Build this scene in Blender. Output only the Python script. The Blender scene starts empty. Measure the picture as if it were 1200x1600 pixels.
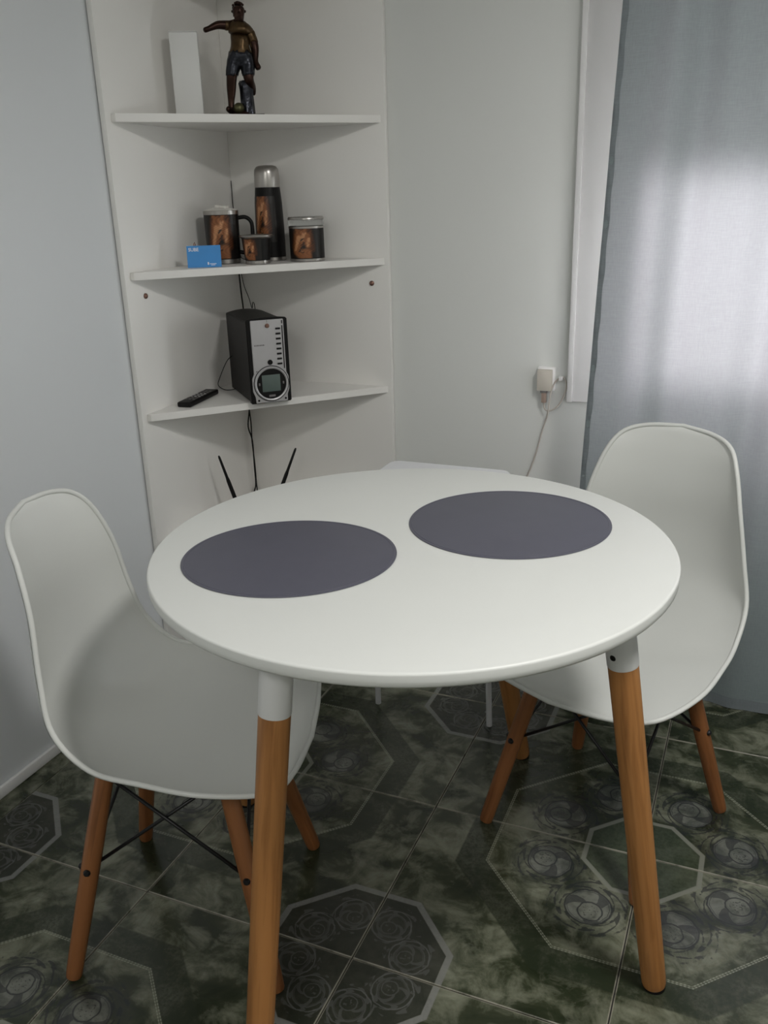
import bpy, bmesh, math, random
from mathutils import Vector, Matrix
random.seed(7)
SC = bpy.context.scene
COL = SC.collection
R = math.radians

# ------------------------------------------------------------------ camera
cd = bpy.data.cameras.new('camera')
cam = bpy.data.objects.new('camera', cd); COL.objects.link(cam)
cm = Matrix(((0.9209752, -0.1063411, 0.3748282, 0.5491087),
             (0.3885867, 0.3207565, -0.8637799, -1.0664064),
             (-0.0283733, 0.9411732, 0.3367315, 1.2514004),
             (0, 0, 0, 1)))
cam.matrix_world = cm
cd.sensor_fit = 'VERTICAL'; cd.sensor_height = 36.0; cd.sensor_width = 27.0
cd.lens = 1387.8 / 1600 * 36.0
cd.clip_start = 0.02
SC.camera = cam

# ------------------------------------------------------------------ sky and light
w = bpy.data.worlds.new('overcast_sky'); SC.world = w; w.use_nodes = True
bg = w.node_tree.nodes['Background']
bg.inputs['Color'].default_value = (0.96, 0.96, 1.0, 1)
bg.inputs['Strength'].default_value = 11.0

def area(name, loc, target, size, power, color=(1, 1, 1)):
    l = bpy.data.lights.new(name, 'AREA'); l.shape = 'DISK'; l.size = size
    l.energy = power; l.color = color
    o = bpy.data.objects.new(name, l); COL.objects.link(o)
    o.location = loc
    o.rotation_euler = (Vector(target) - Vector(loc)).to_track_quat('-Z', 'Y').to_euler()
    return o
LAMP = Vector((1.05, -0.25, 2.16))
area('ceiling_lamp_light', LAMP, LAMP - Vector((0, 0, 1)), 0.32, 23, (1.0, 0.985, 0.95))
# added fill light behind the camera, brightens the walls
area('rear_fill_light', (.45, -2.1, 2.16), (.45, -2.1, 0), 0.5, 18, (1.0, .985, .95))

SC.view_settings.view_transform = 'Standard'
SC.view_settings.look = 'None'
SC.view_settings.gamma = 1.0
SC.view_settings.use_curve_mapping = False
SC.view_settings.exposure = 0.0
SC.cycles.max_bounces = 8
SC.cycles.diffuse_bounces = 6
SC.cycles.transparent_max_bounces = 8
SC.cycles.caustics_reflective = False
SC.cycles.caustics_refractive = False
SC.cycles.use_denoising = True

# ------------------------------------------------------------------ node helpers
class NT:
    """small helper round a node tree: m.math('ADD', a, b) and friends"""
    def __init__(s, name):
        s.mat = bpy.data.materials.new(name); s.mat.use_nodes = True
        s.t = s.mat.node_tree; s.n = s.t.nodes
        s.bsdf = s.n['Principled BSDF']; s.out = s.n['Material Output']
    def link(s, a, b): s.t.links.new(a, b)
    def put(s, sock, v):
        if isinstance(v, bpy.types.NodeSocket): s.link(v, sock)
        else: sock.default_value = v
    def math(s, op, a, b=None, c=None):
        n = s.n.new('ShaderNodeMath'); n.operation = op
        for i, v in enumerate((a, b, c)):
            if v is not None: s.put(n.inputs[i], v)
        return n.outputs[0]
    def add(s, a, b): return s.math('ADD', a, b)
    def sub(s, a, b): return s.math('SUBTRACT', a, b)
    def mul(s, a, b): return s.math('MULTIPLY', a, b)
    def lt(s, a, b): return s.math('LESS_THAN', a, b)
    def gt(s, a, b): return s.math('GREATER_THAN', a, b)
    def mx(s, a, b): return s.math('MAXIMUM', a, b)
    def mn(s, a, b): return s.math('MINIMUM', a, b)
    def band(s, x, c, hw, soft=0.002):
        """1 where |x-c| < hw, with a soft edge"""
        d = s.math('ABSOLUTE', s.sub(x, c))
        return s.ramp(d, hw + soft, hw - soft)
    def ramp(s, x, a, b, lo=0.0, hi=1.0):
        n = s.n.new('ShaderNodeMapRange'); n.clamp = True
        s.put(n.inputs[0], x)
        for i, v in enumerate((a, b, lo, hi)): s.put(n.inputs[i + 1], v)
        return n.outputs[0]
    def mix(s, f, a, b):
        n = s.n.new('ShaderNodeMix'); n.data_type = 'RGBA'
        s.put(n.inputs[0], f)
        for i, v in ((6, a), (7, b)):
            s.put(n.inputs[i], (*v, 1) if isinstance(v, tuple) and len(v) == 3 else v)
        return n.outputs[2]
    def noise(s, vec, scale, detail=3, rough=.5, dist=0.0, wv=None):
        n = s.n.new('ShaderNodeTexNoise')
        if wv is not None:
            n.noise_dimensions = '4D'; s.put(n.inputs['W'], wv)
        if vec is not None: s.link(vec, n.inputs['Vector'])
        n.inputs['Scale'].default_value = scale; n.inputs['Detail'].default_value = detail
        n.inputs['Roughness'].default_value = rough; n.inputs['Distortion'].default_value = dist
        return n.outputs['Fac']
    def coord(s, kind='Object'): return s.n.new('ShaderNodeTexCoord').outputs[kind]
    def mapping(s, vec, scale=(1, 1, 1), rot=(0, 0, 0), loc=(0, 0, 0)):
        n = s.n.new('ShaderNodeMapping'); s.link(vec, n.inputs[0])
        n.inputs['Scale'].default_value = scale; n.inputs['Rotation'].default_value = rot
        n.inputs['Location'].default_value = loc
        return n.outputs[0]
    def bump(s, h, strength=.2, dist=.01):
        n = s.n.new('ShaderNodeBump'); n.inputs['Strength'].default_value = strength
        n.inputs['Distance'].default_value = dist; s.link(h, n.inputs['Height'])
        s.link(n.outputs[0], s.bsdf.inputs['Normal'])
    def base(s, col=None, rough=None, metal=None, spec=None, trans=None, ior=None):
        for k, v in (('Base Color', col), ('Roughness', rough), ('Metallic', metal),
                     ('Specular IOR Level', spec), ('Transmission Weight', trans), ('IOR', ior)):
            if v is not None:
                s.put(s.bsdf.inputs[k], (*v, 1) if isinstance(v, tuple) and len(v) == 3 else v)
        return s

def plain(name, col, rough=.5, metal=0.0, var=.06, scale=30., spec=.5, bump=0.0):
    """one colour with a faint procedural variation"""
    m = NT(name)
    f = m.noise(m.coord(), scale, 4)
    a = tuple(max(0, c * (1 - var)) for c in col); b = tuple(min(1, c * (1 + var)) for c in col)
    m.base(m.mix(f, a, b), rough, metal, spec)
    if bump: m.bump(f, bump, .002)
    return m.mat

def wood(name, dark, mid, light, rough=.38):
    m = NT(name)
    oi = m.n.new('ShaderNodeObjectInfo')
    v = m.mapping(m.coord(), (1, 1, .055))
    ww = m.mul(oi.outputs['Random'], 40.0)
    g = m.noise(v, 75, 4, .55, .6, ww)
    g2 = m.noise(v, 20, 2, .5, 1.2, ww)
    c = m.mix(m.ramp(g2, .3, .7), mid, light)
    c = m.mix(m.mul(m.ramp(g, .48, .72), .75), c, dark)
    m.base(c, rough, 0, .45)
    m.bump(g, .08, .001)
    return m.mat

MAT = {}
MAT['wall_left'] = plain('bluish_white_wall_panel', (.68, .70, .72), .42, 0, .02, 2)
MAT['wall_back'] = plain('grey_white_wall_panel', (.70, .71, .69), .45, 0, .02, 2)
MAT['ceiling'] = plain('white_ceiling', (.78, .78, .76), .8, 0, .02, 3)
MAT['trim'] = plain('white_trim_paint', (.84, .83, .83), .4, 0, .02, 8)
MAT['board'] = plain('white_laminate', (.80, .785, .76), .42, 0, .02, 6)
MAT['table'] = plain('matt_white_lacquer', (.72, .73, .71), .42, 0, .012, 12)
MAT['cap'] = plain('white_painted_cap', (.70, .70, .70), .4, 0, .015, 12)
MAT['shell'] = plain('white_matt_plastic', (.66, .67, .65), .45, 0, .015, 10)
MAT['mat'] = None
MAT['black'] = plain('black_plastic', (.007, .0065, .0065), .42, 0, .1, 40, .2)
MAT['black_metal'] = plain('black_wire', (.010, .010, .011), .4, .3, .1, 40)
MAT['steel'] = plain('brushed_steel', (.44, .42, .40), .30, 1.0, .05, 60)
MAT['silver'] = plain('silver_plastic', (.50, .49, .50), .38, .55, .03, 60)
MAT['white_metal'] = plain('white_enamelled_metal', (.66, .66, .68), .35, 0, .02, 30)
MAT['lid'] = plain('milky_white_plastic', (.72, .70, .66), .3, 0, .04, 60)
MAT['beige'] = plain('aged_beige_plastic', (.56, .52, .46), .45, 0, .03, 40)
MAT['cord_white'] = plain('dull_beige_cord', (.50, .46, .42), .5, 0, .06, 90)
MAT['paper'] = plain('white_card', (.74, .74, .73), .6, 0, .015, 20)
MAT['grout'] = plain('dark_grout', (.028, .028, .024), .9, 0, .3, 50)
MAT['copper'] = plain('copper_screw', (.23, .13, .10), .35, .8, .15, 90)
MAT['table_wood'] = wood('honey_pine', (.18, .068, .018), (.36, .156, .048), (.43, .198, .066))
MAT['chair_wood'] = wood('reddish_beech', (.12, .042, .014), (.225, .086, .029), (.28, .112, .040))
MAT['bronze'] = plain('dark_bronze', (.034, .015, .010), .32, .75, .5, 60, bump=.2)
MAT['gold_bronze'] = plain('golden_bronze', (.085, .052, .024), .34, .8, .5, 90, bump=.4)
MAT['blue_bronze'] = plain('blue_black_patina', (.028, .030, .038), .25, .75, .5, 120, bump=.5)
MAT['green_bronze'] = plain('olive_bronze', (.10, .095, .045), .35, .7, .4, 90, bump=.3)
MAT['card_blue'] = plain('blue_card', (.020, .24, .62), .4, 0, .05, 40)
MAT['ink_white'] = plain('white_ink', (.75, .80, .86), .5, 0, .02, 40)
MAT['ink_grey'] = plain('grey_ink', (.16, .15, .15), .5, 0, .02, 40)
MAT['lcd'] = plain('grey_green_display', (.095, .125, .115), .22, 0, .05, 30)
MAT['patio'] = plain('pale_concrete', (.55, .54, .52), .9, 0, .1, 6)
MAT['rail'] = plain('brushed_rod', (.45, .45, .45), .3, 1, .05, 20)

def mk_mat():
    m = NT('grey_violet_vinyl')
    v = m.coord()
    wv = m.n.new('ShaderNodeTexWave'); wv.inputs['Scale'].default_value = 160; wv.bands_direction = 'X'
    wv2 = m.n.new('ShaderNodeTexWave'); wv2.inputs['Scale'].default_value = 160; wv2.bands_direction = 'Y'
    m.link(v, wv.inputs[0]); m.link(v, wv2.inputs[0])
    h = m.mul(wv.outputs['Fac'], wv2.outputs['Fac'])
    m.base(m.mix(m.noise(v, 25, 4), (.086, .086, .116), (.102, .102, .134)), .42, 0, .5)
    m.bump(h, .06, .0008)
    return m.mat
MAT['mat'] = mk_mat()

def mk_glass():
    m = NT('clear_glass')
    m.base((.95, .97, .96), .03, 0, .5, 1.0, 1.35)
    return m.mat
MAT['glass'] = mk_glass()
def mk_pane():
    m = NT('window_glass')
    g = m.n.new('ShaderNodeBsdfGlossy'); g.inputs['Roughness'].default_value = .02
    t = m.n.new('ShaderNodeBsdfTransparent'); t.inputs['Color'].default_value = (.94, .96, .95, 1)
    mixn = m.n.new('ShaderNodeMixShader'); mixn.inputs[0].default_value = .06
    m.link(t.outputs[0], mixn.inputs[1]); m.link(g.outputs[0], mixn.inputs[2])
    m.link(mixn.outputs[0], m.out.inputs[0])
    return m.mat
MAT['pane'] = mk_pane()

def mk_cloth(name, col, tcol, fwd, transl):
    """woven curtain cloth: reflects, scatters light through and lets a little pass blurred"""
    m = NT(name)
    v = m.coord()
    sv = m.mapping(v, (900, 900, 900))
    weave = m.noise(m.mapping(v, (420, 420, 60)), 1, 2)
    weave2 = m.noise(m.mapping(v, (40, 40, 500)), 1, 2)
    f = m.mul(m.add(weave, weave2), .5)
    dc = m.mix(m.ramp(f, .3, .7), tuple(c * .9 for c in col), tuple(c * 1.08 for c in col))
    geo = m.n.new('ShaderNodeNewGeometry')            # pale back side added to bounce window light onto the wall
    dc = m.mix(geo.outputs['Backfacing'], dc, (.74, .72, .72))
    d = m.n.new('ShaderNodeBsdfDiffuse'); m.link(dc, d.inputs['Color'])
    t = m.n.new('ShaderNodeBsdfTranslucent'); m.link(m.mix(m.ramp(f, .3, .7), tuple(c * .93 for c in tcol), tcol), t.inputs['Color'])
    r = m.n.new('ShaderNodeBsdfRefraction'); r.inputs['IOR'].default_value = 1.3; r.inputs['Roughness'].default_value = .85
    m.link(m.mix(m.ramp(f, .3, .7), tuple(c * .9 for c in tcol), tcol), r.inputs['Color'])
    a = m.n.new('ShaderNodeMixShader'); a.inputs[0].default_value = transl
    m.link(d.outputs[0], a.inputs[1]); m.link(t.outputs[0], a.inputs[2])
    b = m.n.new('ShaderNodeMixShader'); b.inputs[0].default_value = fwd
    m.link(a.outputs[0], b.inputs[1]); m.link(r.outputs[0], b.inputs[2])
    m.link(b.outputs[0], m.out.inputs[0])
    return m.mat
MAT['cloth'] = mk_cloth('blue_grey_curtain_cloth', (.25, .305, .31), (.46, .425, .455), .12, .17)
MAT['hem'] = mk_cloth('doubled_curtain_hem', (.20, .225, .24), (.4, .41, .45), .01, .06)

def mk_tile(name, pattern=True):
    """printed ceramic: green marble, big octagon round the (1,1) corner, small octagon round (0,0)"""
    m = NT(name)
    uv = m.coord('UV')
    oi = m.n.new('ShaderNodeObjectInfo')
    rnd = m.mul(oi.outputs['Random'], 30.0)
    n1 = m.noise(m.mapping(uv, (1, 1.6, 1)), 2.6, 5, .55, 1.1, rnd)
    n2 = m.noise(uv, 7.0, 6, .65, .8, rnd)
    n3 = m.noise(uv, 60.0, 4, .7, 0, rnd)
    DK, MD, PL = (.018, .024, .011), (.066, .075, .043), (.225, .230, .172)
    c = m.mix(m.ramp(n1, .36, .58), DK, MD)
    c = m.mix(m.mul(m.ramp(m.add(m.mul(n2, .6), m.mul(n1, .5)), .50, .70), .95), c, PL)
    c = m.mix(m.mul(m.ramp(n2, .52, .30), .6), c, DK)
    rough = .24
    if pattern:
        sp = m.n.new('ShaderNodeSeparateXYZ'); m.link(uv, sp.inputs[0])
        u, v = sp.outputs[0], sp.outputs[1]
        wob = m.sub(m.noise(uv, 34, 2), .5)
        fine = m.noise(uv, 90, 2)
        a, b = m.sub(1.0, u), m.sub(1.0, v)
        p, q = m.mx(a, b), m.mn(a, b)
        dg = m.mul(m.add(p, q), .70711)
        n = m.mx(p, dg)
        # darker speckled band outside the dotted octagon
        spk = m.ramp(n3, .38, .66)
        bandm = m.mul(m.band(n, .725, .066, .004), m.ramp(spk, 0, 1, .62, .95))
        c = m.mix(bandm, c, (.022, .029, .016))
        # small inner octagon
        c = m.mix(m.mul(m.lt(n, .245), .8), c, m.mix(spk, (.026, .037, .020), (.050, .066, .038)))
        c = m.mix(m.mul(m.band(n, .250, .011), .85), c, (.20, .205, .17))
        # dotted octagon
        along = m.add(m.mul(m.gt(p, dg), q), m.mul(m.lt(p, dg), m.mul(m.sub(p, q), .70711)))
        dots = m.ramp(m.math('SINE', m.mul(along, 420.0)), -.3, .3, .35, 1.0)
        c = m.mix(m.mul(m.band(n, .6595, .0022, .0015), m.mul(dots, .85)), c, (.30, .31, .24))
        c = m.mix(m.mul(m.band(n, .6515, .0022, .0015), m.mul(dots, .85)), c, (.30, .31, .24))
        # scroll medallions of the big octagon
        def medallion(p, q, cx, cy, rad, sgn):
            dx, dy = m.sub(p, cx), m.sub(q, cy)
            dx2, dy2 = m.add(dx, m.mul(wob, .012)), m.add(dy, m.mul(wob, -.010))
            d = m.math('SQRT', m.add(m.mul(dx2, dx2), m.mul(dy2, dy2)))
            th = m.math('ARCTAN2', dy2, dx2)
            ex, ey = m.sub(dx2, rad * .25 * sgn), m.add(dy2, rad * .12)
            e = m.math('SQRT', m.add(m.mul(ex, ex), m.mul(ey, ey)))
            the = m.math('ARCTAN2', ey, ex)
            ring = m.band(d, rad, rad * .040, .0025)
            ring2 = m.band(e, rad * .52, rad * .035, .002)
            ring3 = m.band(d, rad * .90, rad * .012, .0012)
            marks = m.mul(m.gt(fine, .585), m.mul(m.lt(e, rad * .36), m.gt(e, rad * .06)))
            bars = m.mul(m.gt(m.math('SINE', m.add(m.mul(th, 3.0), m.mul(d, (30.0 if sgn > 0 else -75.0)))), .45 if sgn > 0 else .78), m.mul(m.lt(d, rad), m.gt(e, rad * .55)))
            lv = m.math('SINE', m.add(m.mul(th, 5.0), m.mul(m.math('SINE', m.mul(d, 110.0)), 2.6)))
            rad2 = m.add(rad * 1.75, m.mul(wob, .10))
            leaf = m.mul(m.gt(m.add(lv, m.mul(wob, 2.6)), .62), m.mul(m.gt(d, rad), m.ramp(d, rad2, m.sub(rad2, .014))))
            line = m.mx(m.mx(m.mx(ring, ring2), ring3), m.mx(m.mul(m.mx(marks, bars), .75), m.mul(leaf, .85)))
            return d, line
        d, line = medallion(p, q, .388, .175, .098, 1)
        inside_big = m.mul(m.lt(n, .645), m.gt(n, .265))
        halo = m.mul(m.ramp(d, .20, .13), m.ramp(n2, .30, .55, .55, .1))
        c = m.mix(m.mul(halo, inside_big), c, (.040, .043, .046))
        c = m.mix(m.mul(m.mul(m.lt(d, .098), m.ramp(n2, .35, .6, .1, .55)), inside_big), c, (.165, .17, .162))
        c = m.mix(m.mul(m.mul(line, .88), inside_big), c, (.018, .020, .022))
        # small octagon: dark ground with thin pale scrolls, pale frame
        p2, q2 = m.mx(u, v), m.mn(u, v)
        nn = m.mx(p2, m.mul(m.add(p2, q2), .70711))
        ins = m.lt(nn, .348)
        c = m.mix(m.mul(ins, .88), c, m.mix(n2, (.018, .021, .014), (.032, .033, .026)))
        d2, line2 = medallion(p2, q2, .212, .086, .062, -1)
        c = m.mix(m.mul(m.mul(m.band(d2, .082, .0022, .002), m.ramp(n2, .3, .5)), m.mul(ins, .7)), c, (.15, .15, .145))
        c = m.mix(m.mul(m.mul(line2, ins), .55), c, (.12, .12, .115))
        c = m.mix(m.mul(m.band(nn, .3625, .0135, .002), m.ramp(n3, .3, .7, .65, .95)), c, (.21, .21, .20))
        # chipped pale rim of the glaze
        ed = m.mn(m.mn(u, a), m.mn(v, b))
        c = m.mix(m.mul(m.ramp(ed, .0080, .0045), m.ramp(n2, .36, .5, .3, .95)), c, (.30, .285, .23))
        m.bump(m.add(m.mul(line, .5), m.mul(n2, .15)), .10, .001)
    m.base(c, rough, 0, .45)
    return m.mat
MAT['tile'] = mk_tile('printed_green_tile')
MAT['tile_plain'] = mk_tile('plain_green_tile', False)

# ------------------------------------------------------------------ object helpers
def tag(o, label=None, cat=None, group=None, kind=None):
    if label: o['label'] = label
    if cat: o['category'] = cat
    if group: o['group'] = group
    if kind: o['kind'] = kind
    return o
def empty(name, loc=(0, 0, 0), rz=0.0, label=None, cat=None, group=None):
    o = bpy.data.objects.new(name, None); COL.objects.link(o)
    o.empty_display_size = .05
    o.location = loc; o.rotation_euler = (0, 0, rz)
    return tag(o, label, cat, group)
def link(name, me, mat, parent=None, smooth=True, loc=None, rot=None):
    if mat is not None and not me.materials: me.materials.append(mat)
    if smooth:
        for p in me.polygons: p.use_smooth = True
    o = bpy.data.objects.new(name, me); COL.objects.link(o)
    if parent is not None: o.parent = parent
    if loc is not None: o.location = loc
    if rot is not None: o.rotation_euler = rot
    return o
def sheet_front(bm):
    """an open cloth sheet: turn its face side to the room (-y)"""
    bm.normal_update()
    if sum(f.normal.y * f.calc_area() for f in bm.faces) > 0: bmesh.ops.reverse_faces(bm, faces=bm.faces[:])
def done(name, bm, mat, parent=None, smooth=True, autosmooth=True, loc=None, rot=None, sheet=False):
    bmesh.ops.recalc_face_normals(bm, faces=bm.faces)
    if sheet: sheet_front(bm)
    if smooth and autosmooth:
        for e in bm.edges:
            if len(e.link_faces) == 2 and e.calc_face_angle(0) > R(38): e.smooth = False
    me = bpy.data.meshes.new(name); bm.to_mesh(me); bm.free()
    return link(name, me, mat, parent, smooth, loc, rot)
def add_box(bm, lo, hi, bev=0.0, seg=2, mtx=None):
    lo, hi = Vector(lo), Vector(hi)
    r = bmesh.ops.create_cube(bm, size=1.0)
    vs = r['verts']
    for v in vs:
        v.co = Vector(((lo[i] + hi[i]) / 2 + v.co[i] * (hi[i] - lo[i])) for i in range(3))
    if bev > 0:
        es = list({e for v in vs for e in v.link_edges})
        rr = bmesh.ops.bevel(bm, geom=es, offset=bev, segments=seg, affect='EDGES', profile=.5)
        vs = list({v for f in rr['faces'] for v in f.verts} | {v for v in vs if v.is_valid})
        seen = set(vs); st = list(vs)
        while st:
            v = st.pop()
            for e in v.link_edges:
                for q in e.verts:
                    if q not in seen: seen.add(q); st.append(q)
        vs = list(seen)
    if mtx is not None:
        for v in vs: v.co = mtx @ v.co
    return vs
def box(name, lo, hi, mat, parent=None, bev=.0, seg=2, loc=None, rot=None, smooth=True):
    bm = bmesh.new(); add_box(bm, lo, hi, bev, seg)
    return done(name, bm, mat, parent, smooth and bev > 0, True, loc, rot)
def add_lathe(bm, prof, seg=40, mtx=None, closed=False):
    """prof: list of (radius, z)"""
    rings = []
    for r, z in prof:
        if r < 1e-6: rings.append([bm.verts.new((0, 0, z))])
        else: rings.append([bm.verts.new((r * math.cos(2 * math.pi * k / seg), r * math.sin(2 * math.pi * k / seg), z)) for k in range(seg)])
    for a, b in zip(rings[:-1], rings[1:]):
        for k in range(seg):
            k2 = (k + 1) % seg
            if len(a) == 1 and len(b) == 1: continue
            if len(a) == 1: bm.faces.new((a[0], b[k], b[k2]))
            elif len(b) == 1: bm.faces.new((a[k], a[k2], b[0]))
            else: bm.faces.new((a[k], a[k2], b[k2], b[k]))
    vs = [v for r in rings for v in r]
    if mtx is not None:
        for v in vs: v.co = mtx @ v.co
    return vs
def lathe(name, prof, mat, parent=None, seg=40, loc=None, rot=None):
    bm = bmesh.new(); add_lathe(bm, prof, seg)
    return done(name, bm, mat, parent, loc=loc, rot=rot)
def catmull(pts, k=8, closed=False):
    P = [Vector(p) for p in pts]; out = []
    n = len(P)
    for i in range(n if closed else n - 1):
        if closed: a, b, c, d = P[i - 1], P[i], P[(i + 1) % n], P[(i + 2) % n]
        else:
            b, c = P[i], P[i + 1]
            a = P[i - 1] if i > 0 else b * 2 - c
            d = P[i + 2] if i + 2 < n else c * 2 - b
        for j in range(k):
            t = j / k
            out.append(.5 * (2 * b + (c - a) * t + (2 * a - 5 * b + 4 * c - d) * t * t + (3 * b - a - 3 * c + d) * t ** 3))
    if not closed: out.append(P[-1])
    return out
def add_tube(bm, pts, r, seg=8, closed=False, caps=True):
    """pts list of Vectors, r a number or a list"""
    P = [Vector(p) for p in pts]; n = len(P)
    rr = r if isinstance(r, (list, tuple)) else [r] * n
    up = None; rings = []
    for i in range(n):
        if closed: t = (P[(i + 1) % n] - P[i - 1])
        else: t = P[min(i + 1, n - 1)] - P[max(i - 1, 0)]
        t.normalize()
        if up is None:
            up = Vector((0, 0, 1)) if abs(t.z) < .9 else Vector((1, 0, 0))
        x = up - t * up.dot(t); x.normalize(); y = t.cross(x); up = x
        rings.append([bm.verts.new(P[i] + (x * math.cos(2 * math.pi * k / seg) + y * math.sin(2 * math.pi * k / seg)) * rr[i]) for k in range(seg)])
    m = n if closed else n - 1
    for i in range(m):
        a, b = rings[i], rings[(i + 1) % n]
        for k in range(seg):
            bm.faces.new((a[k], a[(k + 1) % seg], b[(k + 1) % seg], b[k]))
    if caps and not closed:
        bm.faces.new(rings[0][::-1]); bm.faces.new(rings[-1])
def tube(name, pts, r, mat, parent=None, seg=8, closed=False, smoothpts=0):
    bm = bmesh.new()
    if smoothpts: pts = catmull(pts, smoothpts, closed)
    add_tube(bm, pts, r, seg, closed)
    return done(name, bm, mat, parent)
def prism(name, poly, z0, z1, mat, parent=None, bev=0.0):
    bm = bmesh.new()
    vs = [bm.verts.new((x, y, z0)) for x, y in poly]
    f = bm.faces.new(vs)
    r = bmesh.ops.extrude_face_region(bm, geom=[f])
    bmesh.ops.translate(bm, vec=(0, 0, z1 - z0), verts=[v for v in r['geom'] if isinstance(v, bmesh.types.BMVert)])
    if bev: bmesh.ops.bevel(bm, geom=list(bm.edges), offset=bev, segments=2, affect='EDGES')
    return done(name, bm, mat, parent, bev > 0)
def clone(root, loc, rz, label=None, name=None):
    """copy a thing with its parts and their sub-parts"""
    r = root.copy(); COL.objects.link(r)
    r.location = loc; r.rotation_euler = (0, 0, rz)
    if label: r['label'] = label
    for ch in list(root.children):
        c = ch.copy(); COL.objects.link(c); c.parent = r
        for g in list(ch.children):
            d = g.copy(); COL.objects.link(d); d.parent = c
    return r

# ------------------------------------------------------------------ room shell
XL, XR, YB, YF, ZC = -.926, 2.35, 1.280, -2.60, 2.22
T = .4345
def struct(o): o['kind'] = 'structure'; return o

floor = struct(box('floor', (XL - .12, YF - .12, -.10), (XR + .12, YB + .2, -.0035), MAT['grout']))
def tile_mesh(x0, x1, y0, y1, ci, cj, key):
    """a tile whose cell starts at grid (ci,cj), clipped to the given box, printed by UV"""
    g = .0011; c = .0008
    X0, X1, Y0, Y1 = x0 + g, x1 - g, y0 + g, y1 - g
    cx, cy = (ci + .5) * T, (cj + .5) * T
    bm = bmesh.new()
    lo = [bm.verts.new((x - cx, y - cy, -.0036)) for x, y in ((X0, Y0), (X1, Y0), (X1, Y1), (X0, Y1))]
    md = [bm.verts.new((x - cx, y - cy, -c)) for x, y in ((X0, Y0), (X1, Y0), (X1, Y1), (X0, Y1))]
    tp = [bm.verts.new((x - cx, y - cy, 0)) for x, y in ((X0 + c, Y0 + c), (X1 - c, Y0 + c), (X1 - c, Y1 - c), (X0 + c, Y1 - c))]
    for k in range(4):
        k2 = (k + 1) % 4
        bm.faces.new((lo[k], lo[k2], md[k2], md[k])); bm.faces.new((md[k], md[k2], tp[k2], tp[k]))
    bm.faces.new(tp)
    uvl = bm.loops.layers.uv.new('UVMap')
    for f in bm.faces:
        for l in f.loops:
            u = (l.vert.co.x + cx) / T - ci; v = (l.vert.co.y + cy) / T - cj
            if ci % 2: u = 1 - u
            if cj % 2: v = 1 - v
            l[uvl].uv = (u, v)
    bmesh.ops.recalc_face_normals(bm, faces=bm.faces)
    me = bpy.data.meshes.new('tile'); bm.to_mesh(me); bm.free()
    return me
TILES = {}
for ci in range(-2, 6):
    for cj in range(-6, 3):
        x0, x1 = ci * T, min((ci + 1) * T, XR)
        y0, y1 = max(cj * T, YF), min((cj + 1) * T, YB)
        if x1 - x0 < .02 or y1 - y0 < .02: continue
        full = (abs(x1 - x0 - T) < 1e-6 and abs(y1 - y0 - T) < 1e-6)
        key = (ci % 2, cj % 2) if full else (ci, cj)
        if key not in TILES: TILES[key] = tile_mesh(x0, x1, y0, y1, ci, cj, key)
        link('tile', TILES[key], MAT['tile'], floor, False, ((ci + .5) * T, (cj + .5) * T, 0))
strip_me = {}
for cj in range(-6, 3):                       # the narrow cut row along the left wall
    y0, y1 = max(cj * T, YF), min((cj + 1) * T, YB)
    me = tile_mesh(XL, -2 * T, y0, y1, -3, cj, None)
    link('tile', me, MAT['tile_plain'], floor, False, ((-2.5) * T, (cj + .5) * T, 0))

struct(box('wall_left', (XL - .10, YF - .1, -.1), (XL, YB + .16, ZC + .1), MAT['wall_left']))
struct(box('wall_right', (XR, YF - .1, -.1), (XR + .10, YB + .16, ZC + .1), MAT['wall_back']))
struct(box('wall_front', (XL, YF - .10, -.1), (XR, YF, ZC + .1), MAT['wall_back']))
struct(box('ceiling', (XL, YF, ZC), (XR, YB, ZC + .1), MAT['ceiling']))
WX0, WX1, WZ0, WZ1 = .225, 1.45, .745, 1.95
bm = bmesh.new()
for lo, hi in (((XL, YB, -.1), (WX0, YB + .16, ZC + .1)), ((WX1, YB, -.1), (XR, YB + .16, ZC + .1)),
               ((WX0, YB, -.1), (WX1, YB + .16, WZ0)), ((WX0, YB, WZ1), (WX1, YB + .16, ZC + .1))):
    add_box(bm, lo, hi)
struct(done('wall_back', bm, MAT['wall_back'], smooth=False))

# window: frame, sash bars, glass, lowered roller shutter
win = struct(empty('window_1', ((WX0 + WX1) / 2, YB + .08, WZ0)))
hw_, hz_ = (WX1 - WX0) / 2, WZ1 - WZ0
box('window_frame', (-hw_, -.03, 0), (-hw_ + .04, .03, hz_), MAT['trim'], win, .003)
box('window_frame', (hw_ - .04, -.03, 0), (hw_, .03, hz_), MAT['trim'], win, .003)
box('window_frame', (-hw_ + .04, -.03, 0), (hw_ - .04, .03, .04), MAT['trim'], win, .003)
box('window_frame', (-hw_ + .04, -.03, hz_ - .04), (hw_ - .04, .03, hz_), MAT['trim'], win, .003)
box('pane', (-hw_ + .04, -.004, .04), (hw_ - .04, .0, hz_ - .04), MAT['pane'], win)
for k in range(14):                             # slats of the half-lowered shutter
    z = hz_ - .042 - .045 * (k + 1)
    box('shutter_slat', (-hw_ + .04, .036, z), (hw_ - .04, .046, z + .043), MAT['trim'], win, .002)

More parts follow.
